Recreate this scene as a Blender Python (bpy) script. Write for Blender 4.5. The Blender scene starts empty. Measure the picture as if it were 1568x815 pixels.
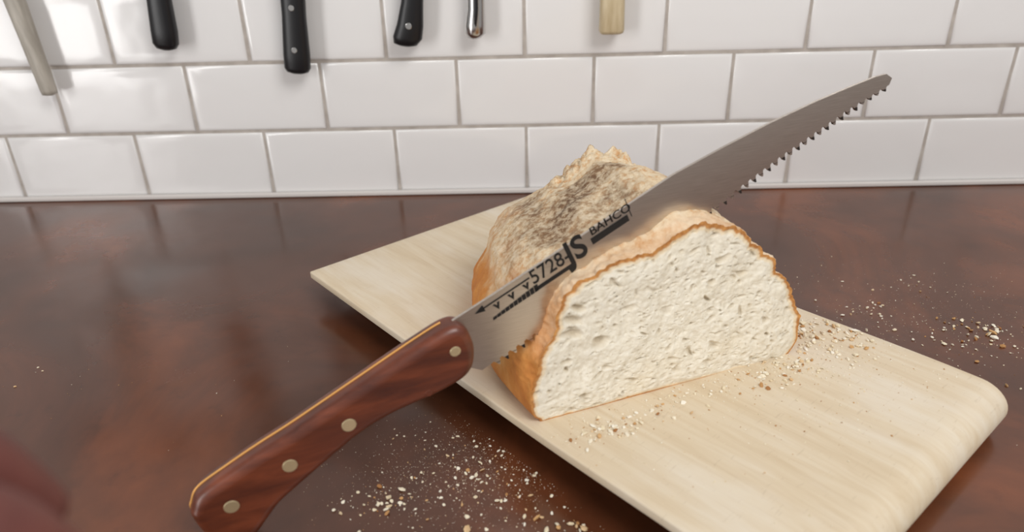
import bpy, bmesh, math, random
from mathutils import Vector, Matrix, Euler, noise
random.seed(7)
D=bpy.data; scn=bpy.context.scene
def link(o): scn.collection.objects.link(o); return o
def empty(name,loc=(0,0,0),rot=(0,0,0)):
    e=D.objects.new(name,None); e.location=loc; e.rotation_euler=rot; e.empty_display_size=.02; return link(e)
def mesh_obj(name,v,f,mat=None,parent=None,smooth=True,mats=None):
    m=D.meshes.new(name); m.from_pydata([tuple(a) for a in v],[],f); m.update()
    for mt in (mats or ([mat] if mat else [])): m.materials.append(mt)
    if smooth:
        for p in m.polygons: p.use_smooth=True
    o=D.objects.new(name,m); link(o)
    if parent: o.parent=parent
    return o
def bm_obj(name,bm,mat,parent=None,smooth=False):
    m=D.meshes.new(name); bm.to_mesh(m); bm.free()
    m.materials.append(mat)
    for p in m.polygons: p.use_smooth=smooth
    o=D.objects.new(name,m); link(o)
    if parent: o.parent=parent
    return o
def bevel(o,w,seg=3,ang=0.6):
    b=o.modifiers.new('bevel','BEVEL'); b.width=w; b.segments=seg; b.limit_method='ANGLE'; b.angle_limit=ang; return o
def lin(c): 
    return tuple((x/255/12.92 if x/255<=.04045 else ((x/255+.055)/1.055)**2.4) for x in c)+(1,)
# ---------- material helpers
class M:
    def __init__(s,name,col=(200,200,200),rough=.5,metal=0,spec=.5,coat=0):
        s.m=D.materials.new(name); s.m.use_nodes=True; s.nt=s.m.node_tree; s.b=s.nt.nodes['Principled BSDF']
        s.b.inputs['Base Color'].default_value=lin(col); s.b.inputs['Roughness'].default_value=rough
        s.b.inputs['Metallic'].default_value=metal; s.b.inputs['Specular IOR Level'].default_value=spec
        s.b.inputs['Coat Weight'].default_value=coat
    def n(s,t,**k):
        x=s.nt.nodes.new(t)
        for a,b in k.items():
            if a in x.inputs.keys(): x.inputs[a].default_value=b
            else: setattr(x,a,b)
        return x
    def l(s,a,b): s.nt.links.new(a,b)
    def coords(s,scale=(1,1,1),kind='Object',rot=(0,0,0)):
        tc=s.n('ShaderNodeTexCoord'); mp=s.n('ShaderNodeMapping'); mp.inputs['Scale'].default_value=scale; mp.inputs['Rotation'].default_value=rot
        s.l(tc.outputs[kind],mp.inputs['Vector']); return mp.outputs['Vector']
    def noise(s,vec,scale,detail=5,rough=.55,dist=0):
        x=s.n('ShaderNodeTexNoise'); x.inputs['Scale'].default_value=scale; x.inputs['Detail'].default_value=detail
        x.inputs['Roughness'].default_value=rough; x.inputs['Distortion'].default_value=dist; s.l(vec,x.inputs['Vector']); return x.outputs['Fac']
    def ramp(s,fac,stops):
        x=s.n('ShaderNodeValToRGB'); e=x.color_ramp.elements
        while len(e)<len(stops): e.new(.5)
        for el,(p,c) in zip(e,stops): el.position=p; el.color=lin(c) if len(c)==3 else c
        s.l(fac,x.inputs['Fac']); return x.outputs['Color']
    def step(s,fac,a,b,lo=0,hi=1):
        x=s.n('ShaderNodeMapRange'); x.interpolation_type='SMOOTHSTEP'
        x.inputs['From Min'].default_value=a; x.inputs['From Max'].default_value=b; x.inputs['To Min'].default_value=lo; x.inputs['To Max'].default_value=hi
        s.l(fac,x.inputs['Value']); return x.outputs['Result']
    def mix(s,fac,a,b,mode='MIX'):
        x=s.n('ShaderNodeMix'); x.data_type='RGBA'; x.blend_type=mode
        if isinstance(fac,(int,float)): x.inputs[0].default_value=fac
        else: s.l(fac,x.inputs[0])
        for i,v in ((6,a),(7,b)):
            if isinstance(v,tuple): x.inputs[i].default_value=lin(v) if len(v)==3 else v
            else: s.l(v,x.inputs[i])
        return x.outputs[2]
    def math(s,op,a,b=0):
        x=s.n('ShaderNodeMath'); x.operation=op
        for i,v in ((0,a),(1,b)):
            if isinstance(v,(int,float)): x.inputs[i].default_value=v
            else: s.l(v,x.inputs[i])
        return x.outputs[0]
    def base(s,c): s.l(c,s.b.inputs['Base Color'])
    def bump(s,h,strength=.3,dist=.001):
        x=s.n('ShaderNodeBump'); x.inputs['Strength'].default_value=strength; x.inputs['Distance'].default_value=dist
        s.l(h,x.inputs['Height']); s.l(x.outputs['Normal'],s.b.inputs['Normal'])

# ---------- materials
tile=M('tile_glaze',(232,230,229),.12,spec=.5)
v=tile.coords(); tile.bump(tile.noise(v,14,2),.25,.004)
grout=M('tile_grout',(178,170,163),.9); v=grout.coords(); grout.base(grout.ramp(grout.noise(v,60),[(.3,(164,155,147)),(.7,(192,184,176))]))
ctr=M('counter_lacquer',(70,36,24),.24,spec=.6)
v=ctr.coords(); n1=ctr.noise(v,5,6,.6,.6); n2=ctr.noise(v,45,4,.6)
c=ctr.ramp(n1,[(.3,(64,36,22)),(.5,(88,49,30)),(.68,(120,66,38))])
c=ctr.mix(ctr.step(n2,.55,.75,0,.3),c,(56,32,20)); ctr.base(c)
ctr.l(ctr.step(ctr.noise(v,9,6,.65),.3,.7,.13,.28),ctr.b.inputs['Roughness'])
ctr.bump(ctr.noise(v,7,3),.10,.004)
maple=M('board_wood',(214,190,155),.6)
v=maple.coords((1.2,14,6)); g1=maple.noise(v,7,6,.6,.8); v2=maple.coords((1,3,1)); g2=maple.noise(v2,8,4)
v3=maple.coords((3,90,30)); g3=maple.noise(v3,10,3)
v4=maple.coords((60,8,20),rot=(0,0,.5)); g4=maple.noise(v4,9,4,.6)
c=maple.ramp(g1,[(.3,(210,190,160)),(.5,(219,202,175)),(.72,(226,213,191))])
c=maple.mix(maple.step(g2,.45,.68,0,.6),c,(229,219,203)); c=maple.mix(maple.step(g3,.55,.75,0,.2),c,(188,162,128))
c=maple.mix(maple.step(g4,.62,.70,0,.25),c,(176,156,130)); maple.base(c)
maple.bump(g4,.12,.0006)
steel=M('blade_steel',(150,143,136),.30,metal=1)
v=steel.coords((2,1,60)); s1=steel.noise(v,30,3); steel.base(steel.ramp(s1,[(.3,(198,188,178)),(.7,(216,207,198))])); steel.bump(s1,.04,.0003)
toothm=M('hardened_tooth_steel',(66,58,54),.35,metal=.9)
polished=M('polished_steel',(200,198,196),.18,metal=1)
ink=M('blade_ink',(16,13,13),.6)
hwood=M('handle_wood',(110,52,28),.40,coat=.3); hwood.b.inputs['Coat Roughness'].default_value=.3
v=hwood.coords((1.5,8,9),rot=(0,math.radians(28),0)); h1=hwood.noise(v,11,6,.6,.3)
hwood.base(hwood.ramp(h1,[(.3,(68,28,16)),(.5,(96,44,24)),(.65,(118,57,33)),(.8,(134,70,42))])); hwood.bump(h1,.06,.0005)
brass=M('brass',(232,214,172),.3,metal=.8)
goldline=M('handle_edge_highlight',(232,172,96),.4,metal=.3)  # gold colour standing in for light on the handle's upper edge
blackp=M('black_plastic',(20,20,23),.38)
v=blackp.coords(); blackp.bump(blackp.noise(v,300,2),.1,.0003)
palewood=M('pale_wood',(205,184,148),.5); v=palewood.coords((14,14,2)); palewood.base(palewood.ramp(palewood.noise(v,12,5),[(.3,(178,158,122)),(.7,(208,192,160))]))
greywood=M('grey_wood',(176,166,152),.5); v=greywood.coords((14,14,2)); greywood.base(greywood.ramp(greywood.noise(v,12,5),[(.3,(150,143,132)),(.7,(186,179,168))]))
floorm=M('floor_boards',(150,130,108),.5); v=floorm.coords((1,8,1)); floorm.base(floorm.ramp(floorm.noise(v,3,5),[(.3,(140,120,98)),(.7,(176,154,128))]))
cab=M('cabinet_paint',(170,162,152),.5); v=cab.coords(); cab.bump(cab.noise(v,50),.1,.001)
skin=M('skin',(150,72,62),.55)
v=skin.coords(); skin.base(skin.ramp(skin.noise(v,40,4),[(.3,(88,44,40)),(.7,(114,64,56))])); skin.bump(skin.noise(v,300,3),.2,.0005)
caulk=M('white_caulk',(214,208,204),.5)
# bread crust
crust=M('bread_crust',(180,120,60),.75)
v=crust.coords(); tc=crust.n('ShaderNodeTexCoord'); sx=crust.n('ShaderNodeSeparateXYZ'); crust.l(tc.outputs['Object'],sx.inputs[0])
nb=crust.noise(v,22,6,.65,.3); nf=crust.noise(v,210,6,.7); nc=crust.noise(v,15,7,.62,.5)
c=crust.ramp(nb,[(.3,(176,98,38)),(.5,(206,136,64)),(.7,(224,168,100))])
zz=crust.math('ADD',sx.outputs['Z'],crust.math('MULTIPLY',crust.math('SUBTRACT',nb,.5),.13))
flour=crust.math('MULTIPLY',crust.step(zz,.045,.09,0,1),crust.step(nf,.3,.52,.45,1))
c=crust.mix(flour,c,crust.ramp(nf,[(.3,(200,168,128)),(.5,(222,200,166)),(.7,(234,220,196))]))
char=crust.math('MULTIPLY',crust.step(sx.outputs['Z'],.062,.10,0,1),crust.step(nc,.42,.60,0,1))
char=crust.math('MULTIPLY',char,crust.step(sx.outputs['Y'],.018,.045,.0,1))
char=crust.math('MULTIPLY',char,crust.step(nf,.40,.60,1,.45))
c=crust.mix(char,c,crust.ramp(nb,[(.36,(74,50,36)),(.5,(110,80,54)),(.64,(142,108,74))]))
lipf=crust.math('MULTIPLY',crust.step(sx.outputs['Y'],.004,.016,.7,0),crust.step(sx.outputs['Z'],.04,.06,0,1))
c=crust.mix(lipf,c,crust.ramp(nb,[(.4,(206,152,100)),(.6,(230,204,174))]))
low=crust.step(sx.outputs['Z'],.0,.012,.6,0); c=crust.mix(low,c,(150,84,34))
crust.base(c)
hb=crust.math('ADD',crust.math('MULTIPLY',nf,.5),nb); crust.bump(hb,.8,.0018)
# crumb
crumb=M('bread_crumb_face',(222,208,180),.9)
v=crumb.coords(); at=crumb.n('ShaderNodeAttribute'); at.attribute_name='rim'
ns=crumb.noise(v,200,5,.6); nl=crumb.noise(v,25,4)
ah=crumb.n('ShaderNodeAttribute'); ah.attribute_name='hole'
c=crumb.ramp(ns,[(.3,(218,208,188)),(.5,(231,223,206)),(.7,(238,232,218))])
c=crumb.mix(crumb.step(nl,.5,.75,0,.3),c,(226,211,182))
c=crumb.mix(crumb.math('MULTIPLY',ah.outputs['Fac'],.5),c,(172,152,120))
rr=crumb.math('ADD',at.outputs['Fac'],crumb.math('MULTIPLY',crumb.math('SUBTRACT',nl,.5),.6))
c=crumb.mix(crumb.step(rr,.15,.5,0,.5),c,(226,194,142))
c=crumb.mix(crumb.step(rr,.5,.78,0,1),c,crumb.ramp(ns,[(.35,(160,100,46)),(.65,(206,148,84))]))
crumb.base(c); crumb.bump(ns,.7,.001)
crumbs_m=M('crumb_bits',(222,200,160),.85)
oi=crumbs_m.n('ShaderNodeNewGeometry'); crumbs_m.base(crumbs_m.ramp(oi.outputs['Random Per Island'],[(0,(240,234,220)),(.72,(230,216,186)),(.88,(204,160,106)),(1,(156,104,58))]))
for _k,_v in list(globals().items()):
    if isinstance(_v,M): globals()[_k]=_v.m

# ---------- room shell
def box(name,x0,x1,y0,y1,z0,z1,mat,parent=None,bev=0):
    bm=bmesh.new(); bmesh.ops.create_cube(bm,size=1)
    for q in bm.verts: q.co=Vector((x0+(q.co.x+.5)*(x1-x0),y0+(q.co.y+.5)*(y1-y0),z0+(q.co.z+.5)*(z1-z0)))
    o=bm_obj(name,bm,mat,parent)
    if bev: bevel(o,bev)
    return o
wall=empty('wall_back')
box('wall_core',-2.2,2.2,.0016,.12,-.9,1.7,grout,wall)
W=.152;H=.0775;gap=.0034;Z0=.0803
vv=[];ff=[]
def add_tile(x0,x1,z0,z1):
    cx=(x0+x1)/2; cz=(z0+z1)/2; tx=random.gauss(0,.003); tz=random.gauss(0,.004); dy=random.gauss(0,.0001)
    def yy(x,z,y): return y+dy+(x-cx)*tx+(z-cz)*tz
    rings=[(0,.0040),(0,.0018),(.0006,.0009),(.0018,.0003),(.004,0),(.013,-.0001)]
    b=len(vv)
    for ins,y in rings:
        X0,X1,ZA,ZB=x0+ins,x1-ins,z0+ins,z1-ins
        for x,z in((X0,ZA),(X1,ZA),(X1,ZB),(X0,ZB)): vv.append((x,yy(x,z,y),z))
    for r in range(len(rings)-1):
        for k in range(4):
            a=b+4*r+k; c2=b+4*r+(k+1)%4; ff.append((a,c2,c2+4,a+4))
    q=b+4*(len(rings)-1); ff.append((q,q+1,q+2,q+3))
for r in range(-1,18):
    z1=Z0+(r+1)*H-gap/2; z0=Z0+r*H+gap/2
    if r==-1: z0=.004
    off=0 if r%2 else .5
    for i in range(-13,13):
        x0=(i+off)*W+gap/2; add_tile(x0,x0+W-gap,z0,z1)
tiles=mesh_obj('tiles',vv,ff,tile,wall,smooth=True)
tr=box('trim_1',-2.0,2.0,-.006,-.0004,.0005,.006,caulk,None,.0015)
counter=empty('kitchen_counter')
box('counter_top',-2.0,2.0,-.66,-.0005,-.04,0,ctr,counter,.003)
box('counter_cabinet',-1.98,1.98,-.62,-.002,-.82,-.0405,cab,counter,.003)
box('counter_plinth',-1.98,1.98,-.56,-.002,-.899,-.82,cab,counter)
for i in range(5):
    box('cabinet_door_%d'%i,-1.96+i*.79,-1.96+i*.79+.77,-.642,-.621,-.8,-.06,cab,counter,.004)
    bpy.ops.mesh.primitive_cylinder_add(radius=.006,depth=.14,location=(-1.9+i*.79,-.648,-.2)); o=bpy.context.object; o.name='cabinet_pull_%d'%i; o.data.materials.append(polished); o.parent=counter
box('floor',-2.2,2.2,-3.0,.12,-.95,-.9,floorm)

# ---------- cutting board (bent ply)
bd=empty('cutting_board',(-.190,-.255,0),(0,0,math.atan2(-.745,.667)))
ztop=.028; th=.0065; ro=.0165
L=.452
def zb(u):
    t=min(max((u-.27)/.18,0),1); return ztop+.005*t*t*(3-2*t)
outer=[(0.0,ztop)]+[(L*i/40,zb(L*i/40)) for i in range(1,41)]
for k in range(1,19):
    a=math.pi/2-math.pi*k/18; outer.append((L+ro*math.cos(a)*1.15,ro+ro*math.sin(a)))
outer+=[(L-.02,0),(L-.045,0.0)]
outer[-3]=(L,0)
inner=[]
for i,(u,z) in enumerate(outer):
    a=outer[max(i-1,0)]; b=outer[min(i+1,len(outer)-1)]
    t=Vector((b[0]-a[0],b[1]-a[1])).normalized(); nrm=Vector((t.y,-t.x))
    inner.append((u+nrm.x*th,z+nrm.y*th))
NW=20
vv=[];ff=[]
def wid(u): return .256-.013*(u/.465)
no=len(outer)
for k,path in enumerate((outer,inner)):
    for i,(u,z) in enumerate(path):
        for j in range(NW+1):
            w=wid(min(outer[i][0],.465))*j/NW
            vv.append((u,w,z))
S=(NW+1)
for i in range(no-1):
    for j in range(NW):
        a=i*S+j; ff.append((a,a+S,a+S+1,a+1))
        a+=no*S; ff.append((a,a+1,a+S+1,a+S))
for i in range(no-1):
    for j in (0,NW):
        a=i*S+j; b=a+no*S; ff.append((a,b,b+S,a+S) if j==0 else (a,a+S,b+S,b))
for i in (0,no-1):
    for j in range(NW):
        a=i*S+j; b=a+no*S; ff.append((a,a+1,b+1,b) if i==0 else (a,b,b+1,a+1))
o=mesh_obj('board_bent_panel',vv,ff,maple,bd); bevel(o,.0012,3,.9)
box('board_batten',.06,.085,.05,.20,0,ztop-th+.0003,maple,bd,.002)

# ---------- bread loaf
P0=Vector((.011,-.462,.0281)); A=math.radians(21.6)
loaf=empty('bread_loaf',P0,(0,0,A))
fo=[(-5,3),(-8,12),(-7,28),(-3,45),(3,58),(6,70),(12,81),(21,90),(35,95),(52,102),(65,103),(77,107),(90,114),(106,114),(122,108),(138,97),(155,82),(170,63),(180,46),(186,32),(188,16),(184,5),(176,1),(140,0),(95,0),(50,0),(8,0)]
def catmull(P,n):
    out=[];m=len(P)
    for i in range(m):
        p0,p1,p2,p3=[Vector(P[(i+k)%m]) for k in(-1,0,1,2)]
        for k in range(n):
            t=k/n; out.append(.5*((2*p1)+(-p0+p2)*t+(2*p0-5*p1+4*p2-p3)*t*t+(-p0+3*p1-3*p2+p3)*t**3))
    return out
def resample(P,N):
    P=P+[P[0]]; d=[0]
    for a,b in zip(P,P[1:]): d.append(d[-1]+(b-a).length)
    out=[];j=0
    for k in range(N):
        t=d[-1]*k/N
        while d[j+1]<t: j+=1
        u=(t-d[j])/max(d[j+1]-d[j],1e-9); out.append(P[j].lerp(P[j+1],u))
    return out
N=600
prof=[p/1000 for p in resample(catmull(fo,12),N)]
prof=[Vector((p.x,max(p.y,0))) for p in prof]
cx=.092; LB=.205; NS=170
def fr(p,oct=5): return noise.fractal(p,.9,2.1,oct,noise_basis='PERLIN_ORIGINAL')
vv=[];ff=[]
for i in range(NS+1):
    t=i/NS; y=LB*t
    if t>.75:
        y=LB*(.75+.25*math.sin((t-.75)/.25*math.pi/2))
    k=max(1-(y/LB)**2.6,0)**(1/2.6)
    bul=1+.05*math.sin(math.pi*min(y/.14,1))
    for j,p in enumerate(prof):
        hx=p.x-cx
        s=k*bul
        if hx>0: sr=s*(1-.25*(y/LB))
        else:
            hh=p.y/.1; sr=s*(1+min(y/.1,1)*(.06*math.exp(-((hh-.35)/.3)**2)-.07*min(max((hh-.75)/.25,0),1)))
        x=cx-.006*(y/LB)+hx*sr
        left=max(0,-hx/.09)
        z=p.y*(k**.75)*(1+.12*math.sin(math.pi*min(y/.17,1))*(1-.9*min(left,1)))
        q=Vector((x,y,z))
        up=min(z/.03,1)
        nd=Vector((hx,.0,p.y-.045)); nd.normalize()
        e=min(y/.012,1)
        dsp=.0030*fr(q*24+Vector((3,1,7)))+.0009*fr(q*120)
        r=math.exp(-((y-.120-.02*math.sin(x*30))/.012)**2)*max(0,min((z-.07)/.03,1))*math.exp(-((x-.092)/.03)**2)
        dsp+=r*(.006+.015*abs(fr(q*60,4)))
        lip=math.exp(-(y/.010)**2)*up
        dsp+=lip*(.0032*fr(q*100+Vector((9,9,9)),4))
        q+=nd*dsp*up*(.25+.75*e if lip<.05 else 1)
        if z<.002: q.z=0
        vv.append(q)
for i in range(NS):
    for j in range(N):
        a=i*N+j;b=i*N+(j+1)%N; ff.append((a,a+N,b+N,b))
ff.append(tuple((NS*N+j) for j in range(N)))
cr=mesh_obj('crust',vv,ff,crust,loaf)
bm=bmesh.new(); bm.from_mesh(cr.data); bmesh.ops.recalc_face_normals(bm,faces=bm.faces); bm.to_mesh(cr.data); bm.free()
# crumb face
rim0=[vv[j].copy() for j in range(N)]
cc=Vector((.092,0,.045)); NR=170
fv=[];ffc=[];rimv=[];holev=[]
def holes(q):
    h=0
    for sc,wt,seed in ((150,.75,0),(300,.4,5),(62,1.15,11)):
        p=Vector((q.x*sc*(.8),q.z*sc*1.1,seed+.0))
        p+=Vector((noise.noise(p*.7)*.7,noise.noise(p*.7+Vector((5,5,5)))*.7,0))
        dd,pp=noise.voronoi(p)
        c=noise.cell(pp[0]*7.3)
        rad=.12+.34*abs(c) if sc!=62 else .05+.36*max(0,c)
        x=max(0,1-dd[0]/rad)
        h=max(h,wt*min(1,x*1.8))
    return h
for i in range(NR+1):
    t=i/NR; t=t**.9
    for j in range(N):
        p=cc.lerp(rim0[j],t); dist=(rim0[j]-cc).length*(1-t)
        e=min(dist/.006,1)
        h=holes(p)*e
        y=.0023*h + .0018*fr(p*40)*e+.0003*fr(p*260)*e -.0006*e
        fv.append((p.x,p.y*t+y,p.z)); 
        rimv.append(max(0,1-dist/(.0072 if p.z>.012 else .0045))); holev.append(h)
for i in range(NR):
    for j in range(N):
        a=i*N+j;b=i*N+(j+1)%N
        ffc.append((a,b,b+N,a+N))
fc=mesh_obj('crumb_face',fv,ffc,crumb,loaf)
a1=fc.data.attributes.new('rim','FLOAT','POINT'); a1.data.foreach_set('value',rimv)
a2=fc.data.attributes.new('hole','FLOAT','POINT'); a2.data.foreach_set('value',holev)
bm=bmesh.new(); bm.from_mesh(fc.data); bm.verts.ensure_lookup_table(); bmesh.ops.remove_doubles(bm,verts=bm.verts[:N],dist=1e-5); bmesh.ops.recalc_face_normals(bm,faces=bm.faces); bm.to_mesh(fc.data); bm.free()

# ---------- hand saw
SA=math.radians(24)
saw=empty('pruning_saw',(.0345,-.4398,0),(0,0,SA))
spine=[(-95,101),(-81.5,107.9),(-54.8,119.4),(-18.2,136.0),(19.4,153.1),(57.8,170.5),(91,181.7),(125.2,192.4),(158.5,201.3),(183.1,206.8),(203.4,211),(211.9,211.7),(217.2,208.6),(216,204.6)]
base=[Vector(p) for p in[(214,203.6),(186.3,193.0),(138.9,170.8),(95.3,147.6),(47.8,123.7),(3.6,102.3),(-31,86.3),(-60,72.8)]]
def along(P,t):
    tot=sum((b-a).length for a,b in zip(P,P[1:])); x=t*tot
    for a,b in zip(P,P[1:]):
        l=(b-a).length
        if x<=l: return a.lerp(b,x/l),(b-a).normalized()
        x-=l
    return P[-1],(P[-1]-P[-2]).normalized()
NT=52
edge=[]; tooth_polys=[]
for i in range(NT):
    p,t=along(base,i/NT); q,_=along(base,(i+1)/NT)
    nrm=Vector((-t.y,t.x)); nrm = nrm if nrm.y<0 else -nrm
    l=(q-p).length; dpt=3.9 if i>3 else 2.5
    edge+= [p, p+t*l*.10+nrm*dpt*.45, p+t*l*.22+nrm*dpt, p+t*l*.38+nrm*dpt*.92, p+t*l*.52+nrm*dpt*.35, p+t*l*.72-nrm*.5]
    tooth_polys.append([p+t*l*.10+nrm*dpt*.45, p+t*l*.22+nrm*dpt, p+t*l*.38+nrm*dpt*.92, p+t*l*.52+nrm*dpt*.35])
edge.append(base[-1]); edge+= [Vector((-66,70)),Vector((-95,86))]
outline=[Vector(p) for p in spine]+edge
def plate(name,pts,y0,y1,mat,parent,sc=.001):
    bm=bmesh.new(); vs=[bm.verts.new((p.x*sc,y0,p.y*sc)) for p in pts]
    f=bm.faces.new(vs); r=bmesh.ops.extrude_face_region(bm,geom=[f])
    for g in r['geom']:
        if isinstance(g,bmesh.types.BMVert): g.co.y=y1
    bmesh.ops.triangulate(bm,faces=[x for x in bm.faces if len(x.verts)>4])
    bmesh.ops.recalc_face_normals(bm,faces=bm.faces)
    return bm_obj(name,bm,mat,parent)
plate('blade',outline,-.0009,.0009,steel,saw)
vv=[];ff=[]
for k,P in enumerate(tooth_polys):
    sgn=1 if k%2 else -1
    b=len(vv)
    for y in(-.0010,.0010):
        for m,p in enumerate(P): vv.append((p.x*.001,y+sgn*(.0005 if m in(1,2) else 0),p.y*.001))
    ff+= [(b,b+1,b+2,b+3),(b+7,b+6,b+5,b+4)]+[(b+m,b+4+m,b+4+(m+1)%4,b+(m+1)%4) for m in range(4)]
mesh_obj('teeth',vv,ff,toothm,saw,smooth=False)
# handle
hp=[(-234,28),(-233,34),(-228,42),(-212,50.5),(-194,59),(-174.2,67.5),(-133.9,86.5),(-104,100.5),(-86,107.5),(-77,105.5),(-72.8,97),(-71.5,88),(-73.5,78),(-80,71.5),(-96,66),(-120.5,61),(-139.5,54),(-158,43),(-176.5,31),(-189.5,22),(-197,14),(-206,4.5),(-218,2.5),(-229,12)]
sm=catmull(hp,6)
cu=D.curves.new('handle','CURVE'); cu.dimensions='2D'; cu.fill_mode='BOTH'
sp=cu.splines.new('POLY'); sp.points.add(len(sm)-1); sp.use_cyclic_u=True
for i,p in enumerate(sm): sp.points[i].co=(p.x*.001,p.y*.001,0,1)
cu.extrude=.0035; cu.bevel_depth=.0055; cu.bevel_resolution=5; cu.offset=-.0055
ho=D.objects.new('handle_tmp',cu); link(ho)
bpy.context.view_layer.update()
me=D.meshes.new_from_object(ho.evaluated_get(bpy.context.evaluated_depsgraph_get())); D.objects.remove(ho)
me.transform(Matrix.Rotation(math.pi/2,4,'X')); me.materials.clear(); me.materials.append(hwood)
for p in me.polygons: p.use_smooth=True
h=D.objects.new('handle',me); link(h); h.parent=saw
h.modifiers.new('ws','WEIGHTED_NORMAL')
def tube(name,pts,r,mat,parent,res=3):
    c=D.curves.new(name,'CURVE'); c.dimensions='3D'; s=c.splines.new('POLY'); s.points.add(len(pts)-1)
    for i,p in enumerate(pts): s.points[i].co=(*p,1)
    c.bevel_depth=r; c.bevel_resolution=res; c.use_fill_caps=True
    o=D.objects.new(name+'_c',c); link(o); bpy.context.view_layer.update()
    m=D.meshes.new_from_object(o.evaluated_get(bpy.context.evaluated_depsgraph_get())); D.objects.remove(o)
    m.materials.clear(); m.materials.append(mat)
    for p in m.polygons:p.use_smooth=True
    o=D.objects.new(name,m); link(o); o.parent=parent; return o
spl=[p for p in sm[0:50]]
tube('handle_edge_highlight',[(p.x*.001,.0015,p.y*.001+.0002) for p in spl if p.x<-86],.0006,goldline,saw)  # thin strip drawn as the highlight along the top of the handle
for i,(x,z,r) in enumerate([(-84,93,3.2),(-147,63,4.1),(-181,47,4.1),(-214,31,4.1),(-101,70,2.2)]):
    bpy.ops.mesh.primitive_cylinder_add(vertices=40,radius=r*.001,depth=.0188,location=(0,0,0),rotation=(math.pi/2,0,0))
    o=bpy.context.object; o.name='handle_rivet_%d'%i; o.data.materials.append(brass if i<4 else hwood); o.parent=saw; o.location=(x*.001,0,z*.001); bevel(o,.0004,2)
# blade print
def text(s,x,z,size,ang,name,sxx=1,bold=0):
    c=D.curves.new(name,'FONT'); c.body=s; c.size=size; c.extrude=.00006; c.offset=bold
    o=D.objects.new(name+'_t',c); link(o); bpy.context.view_layer.update()
    m=D.meshes.new_from_object(o.evaluated_get(bpy.context.evaluated_depsgraph_get())); D.objects.remove(o)
    m.transform(Matrix.Translation((x*.001,-.00105,z*.001))@Matrix.Rotation(-ang,4,'Y')@Matrix.Rotation(math.pi/2,4,'X')@Matrix.Diagonal((sxx,1,1,1)))
    m.materials.clear(); m.materials.append(ink)
    o=D.objects.new(name,m); link(o); o.parent=saw; return o
ang=math.radians(24.3)
t=Vector((math.cos(ang),math.sin(ang))); nu=Vector((-t.y,t.x))
def bp(a,b): return Vector((-66,96))+t*a+nu*b     # blade-print coordinates in mm
def quad(name,a0,a1,b0,b1): plate(name,[bp(a0,b0),bp(a1,b0),bp(a1,b1),bp(a0,b1)],-.0012,-.00095,ink,saw)
q=bp(40,7.2); text('5728-',q.x,q.y,.0135,ang,'print_model',.85,.00008)
q=bp(64.5,4.5); text('JS',q.x,q.y,.0215,ang,'print_letters',.9,.0005)
q=bp(83,13.2); text('BAHCO',q.x,q.y,.0078,ang,'print_maker',1.05,.0)
q=bp(83.25,13.2); text('BAHCO',q.x,q.y,.0078,ang,'print_maker_bold',1.05,.0)
quad('print_bar',82,108,7.5,11.8)
quad('print_bar_low',40,66,2.2,4.6)
quad('print_arrow_shaft',6,40,12.4,13.2)
plate('print_arrow_head',[bp(3,12.8),bp(9,15),bp(9,10.6)],-.0012,-.00095,ink,saw)
quad('print_edge_line',110,110.5,9,22)
for i in range(11):
    a=10+i*2.9; hgt=1.6+2.6*(i/10)
    plate('print_hatch_%d'%i,[bp(a,2.0),bp(a+2.5,2.0),bp(a+3.2,2.0+hgt),bp(a+.7,2.0+hgt)],-.0012,-.00095,ink,saw)
for i in range(3):
    a=14+i*10
    plate('print_v_%d'%i,[bp(a,11),bp(a+2.2,6.2),bp(a+4.4,11),bp(a+3.0,11),bp(a+2.2,9),bp(a+1.4,11)],-.0012,-.00095,ink,saw)

# ---------- crumbs
vv=[];ff=[]
ico=bmesh.new(); bmesh.ops.create_icosphere(ico,subdivisions=1,radius=1); IV=[q.co.copy() for q in ico.verts]; IF=[[q.index for q in f.verts] for f in ico.faces]; ico.free()
def crumb_at(x,y,z,r):
    b=len(vv); R=Euler((random.random()*6,random.random()*6,random.random()*6)).to_matrix(); s=Vector((random.uniform(.6,1.5),random.uniform(.6,1.2),random.uniform(.35,.8)))
    for q in IV:
        k=random.uniform(.7,1.25); w=Vector((q.x*s.x,q.y*s.y,q.z*s.z))*r*k; w=R@w; vv.append((x+w.x,y+w.y,z+w.z*.6+r*.35))
    for f in IF: ff.append([b+i for i in f])
def cluster(cx,cy,sx_,sy_,n,rmin,rmax,z,rot=0,pw=3.0):
    for _ in range(n):
        a=random.gauss(0,1)*sx_; b=random.gauss(0,1)*sy_
        x=cx+a*math.cos(rot)-b*math.sin(rot); y=cy+a*math.sin(rot)+b*math.cos(rot)
        r=rmin+(rmax-rmin)*random.random()**pw
        rel=Vector((x+.190,y+.255)); u=rel.x*.667-rel.y*.745; w=rel.x*.745+rel.y*.667
        onb=(-.002<u<.458 and -.002<w<wid(u)+.002)
        if z==0 and onb: continue
        if z>0 and not (onb and u<.45 and .003<w<wid(u)-.003): continue
        if x<-.16 and y<-.50 and z==0: continue
        lx=(x-P0.x)*math.cos(A)+(y-P0.y)*math.sin(A); ly=-(x-P0.x)*math.sin(A)+(y-P0.y)*math.cos(A)
        if z>0 and ly>-.001 and -.01<lx<.19: continue
        crumb_at(x,y,zb(u) if z>0 else 0,r)
T=.028
cluster(-.027,-.486,.036,.022,330,.0003,.0019,0,.2,4)
cluster(-.030,-.470,.042,.028,3200,.0001,.00035,0,.2)
cluster(-.085,-.502,.014,.006,60,.0004,.0022,0,0,2.5)
cluster(-.050,-.445,.02,.01,24,.0004,.0016,0)
cluster(.019,-.522,.02,.006,40,.0004,.0028,0,0,2.5)
cluster(.335,-.335,.02,.02,90,.0003,.0022,0)
cluster(.366,-.318,.01,.008,40,.0004,.003,0,0,2.5)
cluster(.346,-.25,.02,.008,24,.0004,.0018,0)
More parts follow.
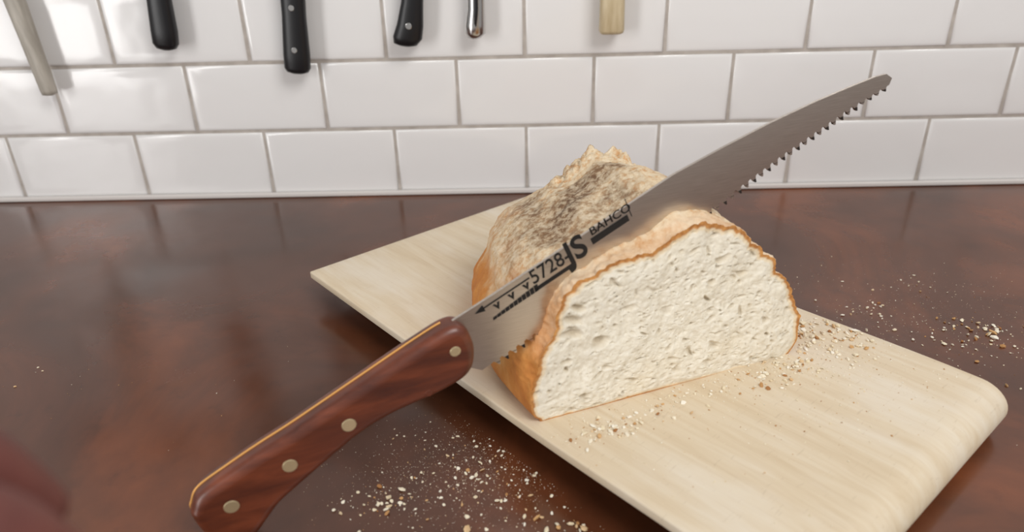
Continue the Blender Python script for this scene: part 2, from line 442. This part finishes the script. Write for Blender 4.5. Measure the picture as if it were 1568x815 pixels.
cluster(.28,-.295,.02,.015,80,.0003,.0018,0)
cluster(.33,-.30,.07,.05,700,.00015,.0006,0)
cluster(.41,-.38,.05,.07,60,.0003,.0026,0)
cluster(-.355,-.38,.03,.02,14,.0003,.0012,0)
cluster(-.1,-.40,.15,.1,60,.0002,.0007,0)
cluster(.048,-.473,.022,.006,260,.0002,.0019,T,.37,4)
cluster(.106,-.442,.04,.006,280,.0002,.0018,T,.37,4)
cluster(.178,-.408,.022,.010,340,.0002,.0022,T,.37,4)
cluster(.221,-.372,.020,.018,520,.0002,.0026,T,.6,4)
cluster(.12,-.46,.07,.04,600,.00015,.0008,T)
cluster(.2,-.42,.05,.03,700,.00015,.0008,T)
mesh_obj('bread_crumbs',vv,ff,crumbs_m,None,smooth=False)

# ---------- hanging knives
def loft(name,secs,mat,parent,n=24,p=2.6):
    v=[];f=[]
    for (cx_,cy_,z,hw,ht) in secs:
        for k in range(n):
            a=2*math.pi*k/n; c_,s_=math.cos(a),math.sin(a)
            v.append((cx_+hw*math.copysign(abs(c_)**(2/p),c_),cy_+ht*math.copysign(abs(s_)**(2/p),s_),z))
    m=len(secs)
    for i in range(m-1):
        for k in range(n): a=i*n+k;b=i*n+(k+1)%n; f.append((a,b,b+n,a+n))
    f.append(tuple(range(n))[::-1]); f.append(tuple((m-1)*n+k for k in range(n)))
    return mesh_obj(name,v,f,mat,parent)
def blade_up(parent,z0,z1,w,mat=polished):
    n=14
    outl=[Vector((-w*.5,z0)),Vector((w*.5,z0))]+[Vector((w*.5-w*(k/n)**3,z0+(z1-z0)*(1-(1-k/n)**1.4))) for k in range(1,n+1)]
    return plate('blade',outl,-.0008,.0008,mat,parent,1)
def bolts(parent,zs,x=0,r=.0032):
    for i,z in enumerate(zs):
        bpy.ops.mesh.primitive_cylinder_add(vertices=24,radius=r,depth=.0176,rotation=(math.pi/2,0,0)); o=bpy.context.object
        o.name='rivet_%d'%i; o.parent=parent; o.location=(x,0,z); o.data.materials.append(polished); bevel(o,.0005,2)
YK=-.016
k=empty('honing_steel',(-.528,YK,.131),(0,math.radians(-4),0))
loft('handle',[(0,0,0,.003,.002),(0,0,.0015,.0078,.006),(0,0,.006,.0085,.0065),(0,0,.06,.0092,.0075),(0,0,.11,.0105,.0085),(0,0,.135,.0115,.009),(0,0,.14,.007,.006)],greywood,k)
loft('rod',[(0,-.003,.138,.004,.004),(0,-.003,.30,.004,.004),(0,-.003,.36,.0035,.0035),(0,-.003,.365,.001,.001)],polished,k)
k=empty('kitchen_knife',(-.386,YK,.177),(0,math.radians(6),0))
loft('handle',[(0,0,0,.004,.003),(.0,0,.002,.0105,.006),(0,0,.007,.0135,.008),(0,0,.02,.0138,.0085),(-.001,0,.05,.0125,.0085),(0,0,.085,.013,.0085),(0,0,.105,.0135,.009),(0,0,.112,.012,.007)],blackp,k)
blade_up(k,.11,.29,.036)
k=empty('kitchen_knife',(-.2475,YK,.149),(0,math.radians(5),0))
loft('handle',[(0,0,0,.006,.004),(0,0,.002,.0118,.007),(0,0,.006,.0140,.008),(0,0,.02,.0142,.0085),(0,0,.06,.0125,.0085),(0,0,.095,.0130,.0085),(0,0,.115,.0135,.009),(0,0,.12,.012,.008)],blackp,k)
bolts(k,[.026,.069,.106]); blade_up(k,.118,.31,.034)
k=empty('carving_knife',(-.124,YK,.175),(0,math.radians(8),0))
loft('handle',[(-.004,0,0,.006,.004),(-.0035,0,.002,.0125,.007),(-.0015,0,.009,.0155,.008),(.0005,0,.022,.0140,.0085),(.0015,0,.045,.0115,.0085),(.001,0,.08,.0115,.0085),(0,0,.105,.013,.009),(0,0,.11,.011,.008)],blackp,k)
bolts(k,[.022,.07],r=.0035); blade_up(k,.108,.27,.030)
k=empty('paring_knife',(-.052,YK,.181),(0,math.radians(2),0))
loft('handle',[(-.001,0,0,.003,.003),(-.001,0,.0015,.007,.006),(0,0,.006,.0105,.008),(0,0,.014,.0105,.008),(.001,0,.03,.0090,.007),(.001,0,.06,.009,.007),(0,0,.085,.0098,.008),(0,0,.09,.008,.006)],polished,k,p=2.1)
loft('inlay',[(.0005,-.0025,.010,.001,.003),(.0005,-.0035,.014,.0032,.0045),(.0012,-.003,.03,.0035,.0045),(.0012,-.003,.07,.0035,.0045),(.0005,-.0025,.078,.001,.003)],blackp,k)
blade_up(k,.088,.215,.020)
k=empty('bread_knife',(.092,YK,.183),(0,0,0))
loft('handle',[(0,0,0,.010,.006),(0,0,.0012,.0122,.008),(0,0,.004,.0132,.009),(0,0,.03,.0128,.009),(0,0,.07,.0122,.009),(0,0,.11,.013,.009),(0,0,.114,.012,.008)],palewood,k,p=3.5)
blade_up(k,.112,.36,.028)
rack=empty('magnetic_knife_rack',(0,0,0))
box('rack_bar',-.65,.25,-.0151,-.0003,.355,.395,blackp,rack,.0015)
# ---------- hand of the person (close to the lens, at the left)
hand=empty('person_hand',(-.126,-.757,.241),(math.radians(10),math.radians(8),math.radians(18)))
def skinmesh(name,chains,mat,parent,sub=2):
    v=[];e=[];rad=[]
    for ch in chains:
        for i,(p,r) in enumerate(ch):
            v.append(p); rad.append(r)
            if i: e.append((len(v)-2,len(v)-1))
    m=D.meshes.new(name); m.from_pydata(v,e,[]); m.materials.append(mat)
    o=D.objects.new(name,m); link(o); o.parent=parent
    o.modifiers.new('skin','SKIN')
    for sv,r in zip(m.skin_vertices[0].data,rad): sv.radius=(r[0],r[1]) if isinstance(r,tuple) else (r,r)
    idx=0
    for ch in chains: m.skin_vertices[0].data[idx].use_root=True; idx+=len(ch)
    o.modifiers[-1].use_smooth_shade=True
    s=o.modifiers.new('sub','SUBSURF'); s.levels=sub; s.render_levels=sub
    return o
def mmv(*a): return tuple(x*.001 for x in a)
arm=[(mmv(-330,-120,-20),.040),(mmv(-220,-80,-8),.036),(mmv(-120,-30,0),.028),(mmv(-92,-18,2),(.024,.028)),(mmv(-60,-6,3),(.018,.036)),(mmv(-30,0,3),(.015,.040)),(mmv(-8,2,2),(.012,.038))]
skinmesh('palm_and_forearm',[arm],skin,hand)
fing={'index':((-12,28,3),[(30,0,-4),(18,0,-14),(8,0,-17)],9),'middle':((-8,10,4),[(34,0,-4),(20,0,-16),(8,0,-19)],9.3),'ring':((-10,-8,3),[(31,0,-5),(18,0,-16),(7,0,-18)],8.8),'little':((-16,-25,1),[(24,-1,-5),(13,0,-12),(6,0,-14)],7.6)}
for nm,(b,segs,r) in fing.items():
    p=Vector(b); ch=[(mmv(p.x-22,p.y*.8,p.z),r*.001),(mmv(*p),r*.00105)]
    for k,sg in enumerate(segs):
        p=p+Vector(sg); ch.append((mmv(*p),r*.001*(1-.09*(k+1))))
    p=p+Vector(segs[-1])*.3; ch.append((mmv(*p),r*.00055))
    skinmesh('finger_'+nm,[ch],skin,hand)
ch=[(mmv(-72,18,0),.012),(mmv(-50,38,-6),.0125),(mmv(-22,50,-14),.0105),(mmv(4,52,-20),.0095),(mmv(20,50,-23),.0085),(mmv(27,49,-24),.005)]
skinmesh('thumb',[ch],skin,hand)

# ---------- camera
cam=D.cameras.new('camera'); co=D.objects.new('camera',cam); link(co)
co.location=(.0049,-.8249,.3196); co.rotation_euler=(1.1012,.0261,.0178)
cam.sensor_width=36; cam.lens=1130/1568*36; cam.clip_start=.01
cam.dof.use_dof=True; cam.dof.focus_distance=.55; cam.dof.aperture_fstop=6.3
scn.camera=co
# ---------- light
w=D.worlds.new('room_light'); scn.world=w; w.use_nodes=True
w.node_tree.nodes['Background'].inputs['Color'].default_value=(1,.985,.965,1); w.node_tree.nodes['Background'].inputs['Strength'].default_value=.42
def area(name,loc,tgt,sx_,sy_,pw,col=(1,1,1)):
    l=D.lights.new(name,'AREA'); l.shape='RECTANGLE'; l.size=sx_; l.size_y=sy_; l.energy=pw; l.color=col
    o=D.objects.new(name,l); link(o); o.location=loc
    o.rotation_euler=(Vector(tgt)-Vector(loc)).to_track_quat('-Z','Y').to_euler(); return o
area('window_daylight_left',(-1.75,-2.0,.35),(-.2,-.2,.1),.5,1.9,26,(1,.99,.98))
area('front_right_fill',(.9,-1.5,1.6),(.15,-.35,.05),.9,.9,26,(1,.985,.96))  # fill light added from upper front right to brighten the cut bread face
scn.view_settings.view_transform='Standard'
